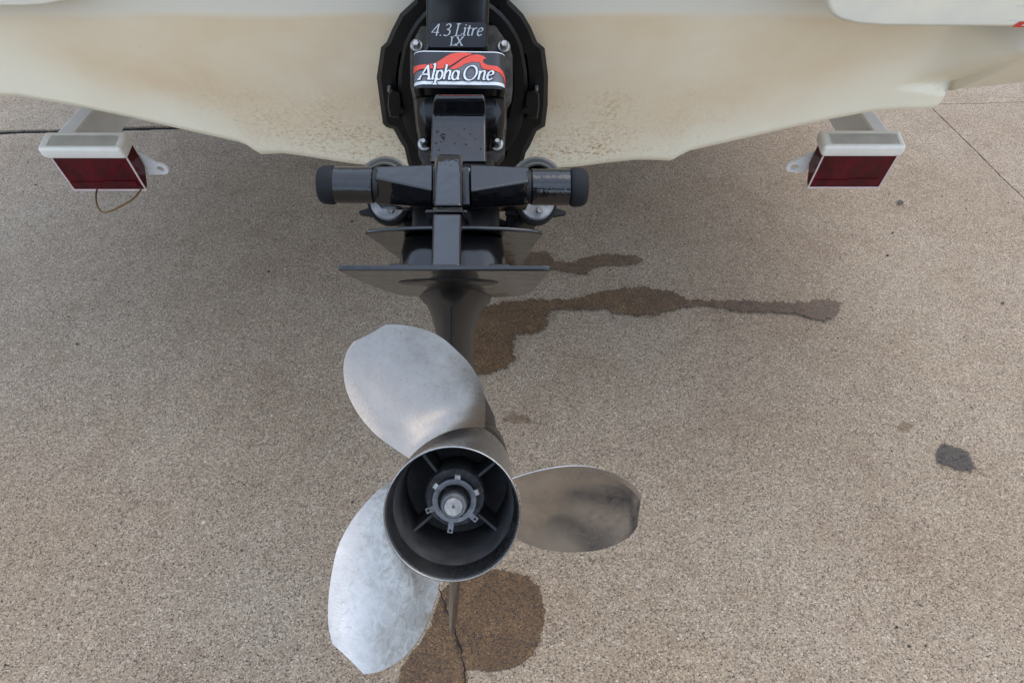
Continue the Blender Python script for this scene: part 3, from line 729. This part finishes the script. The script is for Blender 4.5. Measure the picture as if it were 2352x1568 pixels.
# lettering drawn with a broad nib
def ell(cx, cy, rx, ry, n=22): return [(cx+rx*cos(2*pi*i/n+.5), cy+ry*sin(2*pi*i/n+.5)) for i in range(n+1)]
GL = {'A': (.60, [[(0, 0), (.3, .72)], [(.29, .72), (.5, 0)], [(.12, .25), (.43, .25)], [(-.07, .01), (.09, .01)], [(.4, .01), (.6, .01)]]),
 'l': (.17, [[(-.03, .73), (.06, .76), (.06, .07), (.1, .01), (.16, .04)]]),
 'p': (.42, [[(-.02, .42), (.07, .46), (.07, -.24)], ell(.21, .22, .15, .23), [(-.05, -.24), (.18, -.24)]]),
 'h': (.42, [[(-.03, .73), (.06, .76), (.06, 0)], [(.06, .28), (.14, .42), (.24, .46), (.31, .38), (.31, .07), (.35, .01), (.41, .04)]]),
 'a': (.44, [ell(.18, .22, .15, .23), [(.33, .45), (.33, .07), (.37, .01), (.43, .04)]]),
 'O': (.74, [ell(.33, .35, .31, .37)]),
 'n': (.43, [[(-.02, .42), (.06, .46), (.06, 0)], [(.06, .28), (.14, .42), (.24, .46), (.31, .38), (.31, .07), (.35, .01), (.41, .04)]]),
 'e': (.38, [[(.06, .22), (.2, .25), (.31, .31), (.3, .41), (.21, .46), (.11, .4), (.05, .24), (.08, .08), (.18, 0), (.33, .09)]]),
 '4': (.5, [[(.34, .71), (.02, .2), (.46, .2)], [(.34, .7), (.34, 0)]]),
 '3': (.44, [[(.05, .6), (.15, .7), (.28, .67), (.32, .54), (.26, .42), (.14, .38)], [(.14, .38), (.3, .33), (.36, .2), (.3, .06), (.18, 0), (.03, .05)]]),
 '.': (.2, [[(.05, .0), (.05, .06)]]),
 'L': (.5, [[(.13, .71), (.13, .012), (.42, .012), (.46, .14)], [(.02, .7), (.26, .7)], [(.02, .0), (.13, .0)]]),
 'i': (.18, [[(-.02, .42), (.06, .46), (.06, .07), (.1, .01), (.16, .04)], [(.06, .6), (.06, .67)]]),
 't': (.26, [[(.09, .62), (.08, .1), (.13, .01), (.23, .05)], [(-.02, .45), (.22, .45)]]),
 'r': (.3, [[(-.02, .42), (.06, .46), (.06, 0)], [(.06, .28), (.13, .41), (.2, .46), (.29, .43)]]),
 'X': (.56, [[(.05, .7), (.46, 0)], [(.47, .7), (.02, 0)], [(-.02, .7), (.16, .7)], [(.38, .7), (.55, .7)], [(-.05, .0), (.1, .0)], [(.36, .0), (.55, .0)]]), ' ': (.16, [])}
def text_poly(txt, wmax=.085, wmin=.03, slant=.22, grow=0., kern=.03):
    """list of (verts2d, faces) ribbons, plus total width"""
    out_, x = [], 0.
    for ch in txt:
        adv, st = GL[ch]
        for s in st:
            pts = spline([(a, b, 0) for a, b in s], 4) if len(s) > 4 else [Vector((a, b, 0)) for a, b in s]
            L, R_ = [], []
            for i, p in enumerate(pts):
                d = (pts[min(i+1, len(pts)-1)]-pts[max(i-1, 0)]); d.normalize()
                n_ = Vector((-d.y, d.x, 0)); w = wmin+(wmax-wmin)*abs(d.x*sin(.35)-d.y*cos(.35))+grow*2
                e_ = d*(grow if i == len(pts)-1 else (-grow if i == 0 else 0))
                for lst, k in ((L, 1), (R_, -1)):
                    q = p+e_+n_*(k*w/2); lst.append((x+q.x+slant*q.y, q.y))
            V = L+R_; m = len(L)
            out_.append((V, [(i, i+1, m+i+1, m+i) for i in range(m-1)]))
        x += adv+kern
    return out_, x-kern
def write(txt, fmap, width, mat, name, par, off0, **kw):
    rb, w = text_poly(txt, **kw); k = width/w; parts = []
    for i, (V, Fc) in enumerate(rb): parts.append(([fmap(x*k, y*k, off0+i*.00003) for x, y in V], Fc))
    return mk(name, merge(*parts), mat, par, smooth=False)
x_l, u_b = zd(582, 744); wA = zd(1255, 0)[0]-x_l
amap = lambda x, y, o: S(x_l+x, u_b+y*.98, o)
write('Alpha One', amap, wA, M_DECALK, 'lettering_outline', hb, .0022, wmax=.1, wmin=.045, grow=.035, kern=.0)
write('Alpha One', amap, wA, M_DECALW, 'lettering', hb, .0030, wmax=.1, wmin=.045, kern=.0)
# --- tall top cover with the engine size plate
def cap_ring(y, f, l, r, back):
    a, b = D(l, y, f), D(r, y, f); return rrect((a.x+b.x)/2, (b.x-a.x)/2, f, back, U(y, f), .010, 6)
tcv = mk('top_cover', loft([cap_ring(121, .452, 968, 1131, .56), cap_ring(112, .447, 975, 1125, .56), cap_ring(100, .442, 979, 1121, .56), cap_ring(0, .412, 978, 1124, .54), cap_ring(-90, .388, 976, 1126, .53), cap_ring(-125, .40, 985, 1117, .53)]), M_BLACK_DIM, sd_e, sharp=40)
def C_(px, py, off):             # onto the cover's aft face, which leans a little
    f = .442-.030*(100-py)/100-off; return D(px, py, f)
pb = [(984, 57), (988, 52), (1113, 52), (1117, 57), (1117, 104), (1112, 109), (989, 109), (984, 104)]
mk('size_plate', ([C_(x, y, .0006) for x, y in pb], [tuple(range(8))]), M_DECALK, tcv, smooth=False)
k1 = 1.0
write('4.3 Litre', lambda x, y, o: C_(989+x, 82.5-y*1.0, o), 119, M_SILVER, 'lettering', tcv, .0014, wmax=.075, wmin=.038, slant=.24, kern=.02)
write('LX', lambda x, y, o: C_(1032.5+x, 104.5-y*.92, o), 31, M_SILVER, 'lettering', tcv, .0014, wmax=.095, wmin=.07, slant=.1, kern=.0)
# --- flange and bolts round the upper housing
fl = [(966, 58), (955, 80), (942, 108), (941, 128), (942, 198), (948, 226), (952, 262), (956, 300), (960, 306), (960, 356), (972, 378), (1140, 378), (1160, 356), (1161, 306), (1163, 300), (1165, 240), (1176, 222), (1178, 200), (1178, 128), (1172, 108), (1150, 74), (1138, 56)]
FF = .507
mk('mounting_flange', prism([D(x, y, FF) for x, y in fl], (0, .035, 0)), M_CAST, sd_e, bevel=.004)
for x, y, f in ((957, 106, FF), (1157, 108, FF), (975, 331, FF), (1141, 331, FF)):
    c = D(x, y, f)
    big = y > 200
    b = mk('flange_bolt', lathe([(f-.002, .0105), (f-.004, .0115 if big else .0095), (f, .0115 if big else .0095)], 24, 'y', (c.x, 0, c.z), True), M_BOLT, sd_e)
    mk('bolt_head', lathe([(f-.016, .0), (f-.016, .0045), (f-.014, .0065), (f-.003, .0068)], 6, 'y', (c.x, 0, c.z)), M_BOLT if not big else M_DARKSTEEL, b)
    if big: mk('stud', lathe([(f-.024, .0), (f-.024, .003), (f-.023, .004), (f-.012, .004)], 12, 'y', (c.x, 0, c.z)), M_BOLT, b)
# --- gimbal housing bolted to the transom
def tl(px, py, off):
    p = at_plane(px, py, TP+TN*off, TN)-HO; return Vector((p.dot(xv), p.dot(wv), p.dot(uv)))
tn_l = Vector((TN.dot(xv), TN.dot(wv), TN.dot(uv)))
gl = [(953, -30), (953, 0), (938, 14), (919, 32), (900, 69), (888, 97), (875, 109), (871, 139), (865, 178), (873, 238), (879, 283), (886, 292), (904, 297), (919, 325), (929, 340), (936, 372), (948, 410), (1192, 410), (1200, 378), (1208, 350), (1217, 336), (1232, 302), (1252, 290), (1258, 242), (1259, 174), (1251, 111), (1234, 97), (1219, 62), (1201, 32), (1169, 0), (1169, -30)]
gm = (1063, 180)
def sc_pt(p, k): return (gm[0]+(p[0]-gm[0])*k, gm[1]+(p[1]-gm[1])*k)
gh = mk('gimbal_housing', loft([[tl(x, y, -.01) for x, y in gl], [tl(x, y, .045) for x, y in gl], [tl(*sc_pt(p, .95), .056) for p in gl], [tl(*sc_pt(p, .78), .056) for p in gl], [tl(*sc_pt(p, .74), .02) for p in gl]]), M_BELL, sd_e, sharp=25)
ringpts = [(1063+152*cos(a)*(1 if abs(cos(a)) < .9 else .98), 195+205*sin(a)) for a in [2*pi*i/40 for i in range(40)]]
mk('gimbal_ring', loft([[tl(x, y, .015) for x, y in ringpts], [tl(x, y, .07) for x, y in ringpts], [tl(*sc_pt(p, .95), .075) for p in ringpts], [tl(*sc_pt(p, .8), .075) for p in ringpts], [tl(*sc_pt(p, .78), .03) for p in ringpts]]), M_BELL, sd_e, sharp=30)
for x0, x1, pts in ((892, 921, [(892, 215), (900, 205), (918, 212), (922, 240), (918, 272), (896, 270), (890, 245)]), (1207, 1238, [(1238, 215), (1230, 205), (1210, 212), (1206, 240), (1210, 274), (1234, 274), (1239, 245)])):
    b = mk('pivot_boss', loft([[tl(x, y, .04) for x, y in pts], [tl(x, y, .078) for x, y in pts], [tl((x-(x0+x1)/2)*.85+(x0+x1)/2, (y-240)*.9+240, .083) for x, y in pts]]), M_BELL, sd_e, sharp=30)
    xx = 895 if x0 < 1000 else 1232
    c = tl(xx, 200, .058)
    mk('grease_nipple', tube([c, c+tn_l*.012], [.004, .003], 8), M_BOLT, b)
    c = tl(921 if x0 < 1000 else 1206, 250, .078)
    mk('set_screw', tube([c, c+tn_l*.008], [.006, .0055], 8), M_BELL, b)
# --- propeller
prop = empty('propeller'); prop.parent = sd_e
barrel = mk('propeller_hub', lathe([(.168, .048), (.168, .0625), (.164, .0632), (.12, .0622), (.06, .0615), (.025, .0625), (.008, .0640), (.002, .0650), (0, .0650), (-.001, .0640), (.0005, .0628), (.006, .0620), (.03, .0595)], 72, 'y'), M_BARREL, prop, sharp=50)
mk('hub_inside', lathe([(.028, .0597), (.06, .0575), (.13, .056), (.14, .0)], 72, 'y'), M_INNER, prop, sharp=50)
PITCH = .0766
def helic(px, py, phm, f0=.07, rake=.10):
    f = .06
    for _ in range(25):
        p = D(px, py, f); r = hypot(p.x, p.z); ph = atan2(p.z, p.x)
        while ph-phm > pi: ph -= 2*pi
        while ph-phm < -pi: ph += 2*pi
        f = .5*f+.5*(f0-PITCH*(ph-phm)-rake*(r-.06))
    return r, ph
def blade(te, le, phd, mat, label, camb=.006, rake=.10):
    phm = radians(phd)
    def rs(poly, n):
        P = spline([(x, y, 0) for x, y in poly], 10); L = [0]
        for a, b in zip(P, P[1:]): L.append(L[-1]+(b-a).length)
        o = []
        for i in range(n+1):
            t = L[-1]*i/n; j = min(max(k for k in range(len(L)) if L[k] <= t+1e-9), len(P)-2)
            o.append(P[j]+(P[j+1]-P[j])*((t-L[j])/max(1e-9, L[j+1]-L[j])))
        return o
    N, M = 36, 20
    A = [helic(p.x, p.y, phm, rake=rake) for p in rs(te, N)]; B = [helic(p.x, p.y, phm, rake=rake) for p in rs(le, N)]
    mid = []; nrm = []
    for j in range(N+1):
        (ra, pa), (rb, pb_) = A[j], B[j]
        row = []
        for i in range(M+1):
            t = i/M
            # straight chord in the plane for outer rows, following the hub for the root
            xa, za, xb, zb = ra*cos(pa), ra*sin(pa), rb*cos(pb_), rb*sin(pb_)
            x, z = xa+(xb-xa)*t, za+(zb-za)*t; r1 = hypot(x, z); r2 = ra+(rb-ra)*t
            w = 1-sm(0, .28, j/N); ph = pa+(pb_-pa)*t
            ph1 = atan2(z, x)
            while ph1-ph > pi: ph1 -= 2*pi
            while ph1-ph < -pi: ph1 += 2*pi
            r = r1+(r2-r1)*w; phx = ph1+(ph-ph1)*w
            r = max(r, .0595)
            f = .07-PITCH*(phx-phm)-rake*(r-.06)
            f += camb*sin(pi*t)*sm(0, .35, j/N)*(1-.95*(j/N)**3)
            f -= .010*sm(.22, 0, t)*sm(.0, .3, j/N)*.5*(1-(j/N)**4)            # cupped trailing edge
            row.append(Vector((r*cos(phx), f, r*sin(phx))))
        mid.append(row)
    V1, V2 = [], []
    for j in range(N+1):
        for i in range(M+1):
            du = mid[j][min(i+1, M)]-mid[j][max(i-1, 0)]; dv = mid[min(j+1, N)][i]-mid[max(j-1, 0)][i]
            n_ = du.cross(dv)
            n_ = n_.normalized() if n_.length > 1e-12 else Vector((0, 1, 0))
            if n_.y > 0: n_ = -n_
            t = i/M; th = .0009+(.0032-.0015*j/N+.004*(1-sm(0, .10, j/N)))*sin(pi*min(1, max(0, t)))**.8*(1-sm(.9, 1, j/N)*.7)
            V1.append(mid[j][i]+n_*th*.5); V2.append(mid[j][i]-n_*th*.5)
    V = V1+V2; o = len(V1); W = M+1; Fc = []
    for j in range(N):
        for i in range(M):
            a = j*W+i; Fc.append((a, a+1, a+W+1, a+W)); Fc.append((o+a+W, o+a+W+1, o+a+1, o+a))
        Fc.append((j*W, (j+1)*W, o+(j+1)*W, o+j*W)); Fc.append((j*W+M, o+j*W+M, o+(j+1)*W+M, (j+1)*W+M))
    for i in range(M):
        Fc.append((i, o+i, o+i+1, i+1)); a = N*W+i; Fc.append((a, a+1, o+a+1, o+a))
    b = mk('blade', (V, Fc), mat, prop, sharp=60); b['label'] = label
    # fillet where the blade runs into the hub
    fp = []
    for i in range(M+1): fp.append(mid[0][i])
    return b
z3 = lambda L: [(734+x*.3304, 691+y*.3304) for x, y in L]
z4 = lambda L: [(734+x*.3502, 1019+y*.3502) for x, y in L]
blade(z3([(618, 1095), (500, 1010), (400, 930), (320, 845), (265, 770), (215, 680), (185, 600), (172, 530), (168, 460), (175, 400), (198, 335), (240, 282)]),
      z3([(1146, 880), (1150, 800), (1150, 700), (1130, 600), (1085, 500), (1025, 415), (960, 350), (860, 262), (760, 208), (640, 175), (540, 163), (460, 163)]), 100, M_STEEL_DIM, 'upper satin blade in front of the black leg', .010)
blade(z4([(1262, 228), (1330, 203), (1450, 165), (1580, 142), (1720, 137), (1850, 160), (1960, 205), (2030, 250), (2080, 295), (2110, 340)]),
      z4([(1240, 560), (1300, 622), (1400, 668), (1500, 695), (1620, 708), (1740, 705), (1850, 690), (1950, 655), (2040, 600), (2086, 535)]), -14, M_STEEL_POL, 'right polished blade reflecting the brown ground', .004)
blade(z4([(785, 890), (775, 970), (745, 1060), (700, 1180), (640, 1290), (560, 1380), (480, 1440), (400, 1482), (345, 1498), (290, 1506)]),
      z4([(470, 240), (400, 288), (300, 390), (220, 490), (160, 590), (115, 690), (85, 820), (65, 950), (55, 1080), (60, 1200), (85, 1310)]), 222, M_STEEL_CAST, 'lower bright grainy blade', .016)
# hub insides: rubber sleeve, vanes, nut and tab washer
hc = lambda x, y, f: D(734+x*.3502, 1019+y*.3502, f)
c = hc(887, 340, .066)
n8 = 8; prof8 = []
def octo(f, R, rot=.2, cc=c):
    o = []
    for i in range(n8):
        a = 2*pi*(i+.5)/n8+rot
        for d in (-.16, .16): o.append((R*cos(a+d)*1.0, f, R*sin(a+d)))
    return o
mk('hub_sleeve', loft([octo(.135, .030), octo(.068, .0315), octo(.064, .030), octo(.064, .022), octo(.075, .021)]), M_SLEEVE, prop, sharp=30)
for a_ in (128, 39, -41, -139):
    a = radians(a_); d = Vector((cos(a), 0, sin(a))); t = Vector((-sin(a), 0, cos(a)))
    p0, p1 = d*.030, d*.0585
    mk('hub_vane', loft([[p+t*w+Vector((0, y, 0)) for w, y in ((.0014, .072), (-.0014, .072), (-.0014, .135), (.0014, .135))] for p in (p0, p0*.5+p1*.5, p1)]), M_INNER, prop, sharp=30)
mk('tab_washer', lathe([(.054, .0165), (.049, .0168), (.0485, .0222), (.052, .0226), (.056, .0222)], 40, 'y'), M_DARKSTEEL, prop, sharp=30)
for i, (a_, bent) in enumerate(((82, 0), (20, 0), (142, 0), (200, 1), (318, 1), (262, 2))):
    a = radians(a_); d = Vector((cos(a), 0, sin(a))); t = Vector((-sin(a), 0, cos(a)))
    k = .0305 if bent != 2 else .033
    rr = [(.0205, .0487), (.026, .0485 if bent else .0495), (k, .0480 if bent else .054)]
    mk('washer_tab', loft([[d*r+t*w+Vector((0, y, 0)) for w, y in ((.0028, f), (-.0028, f), (-.0028, f+.0015), (.0028, f+.0015))] for r, f in rr]), M_DARKSTEEL if bent else M_BOLT, prop, sharp=30)
    if bent: mk('tab_hole', lathe([(.0476, 0.), (.0476, .0014)], 10, 'y', tuple(d*(k-.0025))), M_RUBBER, prop)
mk('prop_nut', lathe([(.05, .0165), (.04, .0162), (.038, .0145), (.038, .0105), (.045, .010)], 6, 'y'), M_RUBBER, prop, sharp=20)
mk('nut_collar', lathe([(.038, .0135), (.031, .0132), (.0295, .012), (.0295, .0095)], 32, 'y'), M_DARKSTEEL, prop, sharp=30)
mk('prop_shaft', lathe([(.05, .0098), (.026, .0098), (.0245, .0088), (.0245, .002), (.028, .0)], 32, 'y'), M_BOLT, prop, sharp=30)

# ------------------------------------------------------------------ photographer, out of view behind the camera, added for dark reflections in paint and steel
def person():
    M_SKIN = simple('skin', (.5, .3, .2), .5, var=.06); M_SHIRT = simple('navy_cloth', (.018, .02, .028), .85, bump=.2, bscale=400); M_TROU = simple('dark_denim', (.022, .025, .035), .85, bump=.2, bscale=500)
    M_HAIR = simple('brown_hair', (.03, .02, .012), .6, bump=.4, bscale=300); M_SHOE = simple('dark_shoe', (.02, .02, .02), .5)
    e = empty('person', (.0, -.46, 0)); O_ = Vector((0, -.46, 0))
    tag(e, 'photographer in dark shirt and jeans with a phone, out of view, added for dark reflections', 'person')
    V, E_, R = [], [], []
    def v(p, r): V.append(Vector(p)-O_); R.append(r); return len(V)-1
    def chain(i, *pr):
        for p, r in pr:
            k = v(p, r); E_.append((i, k)); i = k
        return i
    pel = v((0, -.48, .96), .135)
    ch = chain(pel, ((0, -.475, 1.1), .125), ((0, -.46, 1.27), .14), ((0, -.445, 1.40), .12))
    nk = chain(ch, ((0, -.425, 1.50), .055), ((0, -.395, 1.56), .07), ((0, -.375, 1.64), .088), ((0, -.38, 1.71), .07))
    hands = []
    for s_ in (-1, 1):
        chain(pel, ((s_*.10, -.48, .88), .10), ((s_*.12, -.46, .50), .062), ((s_*.125, -.485, .12), .042), ((s_*.13, -.49, .06), .045), ((s_*.14, -.36, .04), .035))
        w = chain(ch, ((s_*.17, -.445, 1.41), .065), ((s_*.255, -.40, 1.17), .045), ((s_*.14, -.17, 1.25), .03), ((s_*.10, -.09, 1.30), .027))
        for k, (dx, dz, L) in enumerate(((.0, .045, .070), (.0, .024, .075), (.0, .002, .070), (.0, -.02, .056))):
            chain(w, ((s_*.088, -.065, 1.31+dz), .010), ((s_*.062, -.05, 1.315+dz), .009), ((s_*(.088-L*.8), -.062, 1.318+dz), .008))
        chain(w, ((s_*.092, -.088, 1.335), .011), ((s_*.070, -.092, 1.352), .010), ((s_*.055, -.086, 1.362), .009))
    me = bpy.data.meshes.new('body'); me.from_pydata([tuple(p) for p in V], E_, []); b = link('body', me, e)
    sk = b.modifiers.new('skin', 'SKIN'); sk.use_smooth_shade = True
    lay = me.skin_vertices[0].data if me.skin_vertices else None
    if lay is None:
        bpy.context.view_layer.objects.active = b
        b.modifiers.remove(sk); sk = b.modifiers.new('skin', 'SKIN'); sk.use_smooth_shade = True; lay = me.skin_vertices[0].data
    for i, r in enumerate(R):
        k = 1.35 if i in (0, 1, 2, 3) else 1.
        lay[i].radius = (r*k, r); lay[i].use_root = i == 0
    b.modifiers.new('sub', 'SUBSURF').levels = 2; b.modifiers['sub'].render_levels = 2
    dg = bpy.context.evaluated_depsgraph_get(); dg.update()
    m2 = bpy.data.meshes.new_from_object(b.evaluated_get(dg)); b.modifiers.clear(); b.data = m2; m2.name = 'body'
    m2.materials.clear()
    for m in (M_SHIRT, M_SKIN, M_TROU, M_SHOE): m2.materials.append(m)
    for p in m2.polygons:
        c = p.center+O_
        p.material_index = 1 if (c.z > 1.47 and c.y > -.47) or c.y > -.16 else (3 if c.z < .085 else (2 if c.z < 1.0 and c.y < -.3 else 0)); p.use_smooth = True
    def blob(name, c, r, mat, n=14):
        R_ = [[Vector((c[0]+r[0]*sin(pi*j/n)*cos(2*pi*i/18), c[1]+r[1]*sin(pi*j/n)*sin(2*pi*i/18), c[2]+r[2]*cos(pi*j/n)))-O_ for i in range(18)] for j in range(1, n)]
        return mk(name, loft(R_), mat, e)
    blob('hair', (0, -.405, 1.685), (.088, .10, .085), M_HAIR)
    blob('nose', (0, -.282, 1.615), (.014, .020, .022), M_SKIN)
    for s_ in (-1, 1):
        blob('ear', (s_*.088, -.385, 1.63), (.010, .020, .032), M_SKIN); blob('eye', (s_*.032, -.298, 1.642), (.013, .008, .009), M_DECALK)
    blob('mouth', (0, -.296, 1.575), (.024, .008, .006), M_DECALR)
    ph = empty('phone', (0, -.03, 1.375)); ph.rotation_euler = (radians(45), 0, 0)
    tag(ph, 'dark phone held in both hands of the person', 'phone')
    mk('phone_body', box(-.078, .078, -.036, .036, .0, .008), M_RUBBER, ph, bevel=.004)
    mk('phone_screen', box(-.073, .073, -.032, .032, .0078, .0088), M_DECALK, ph, smooth=False)
person()
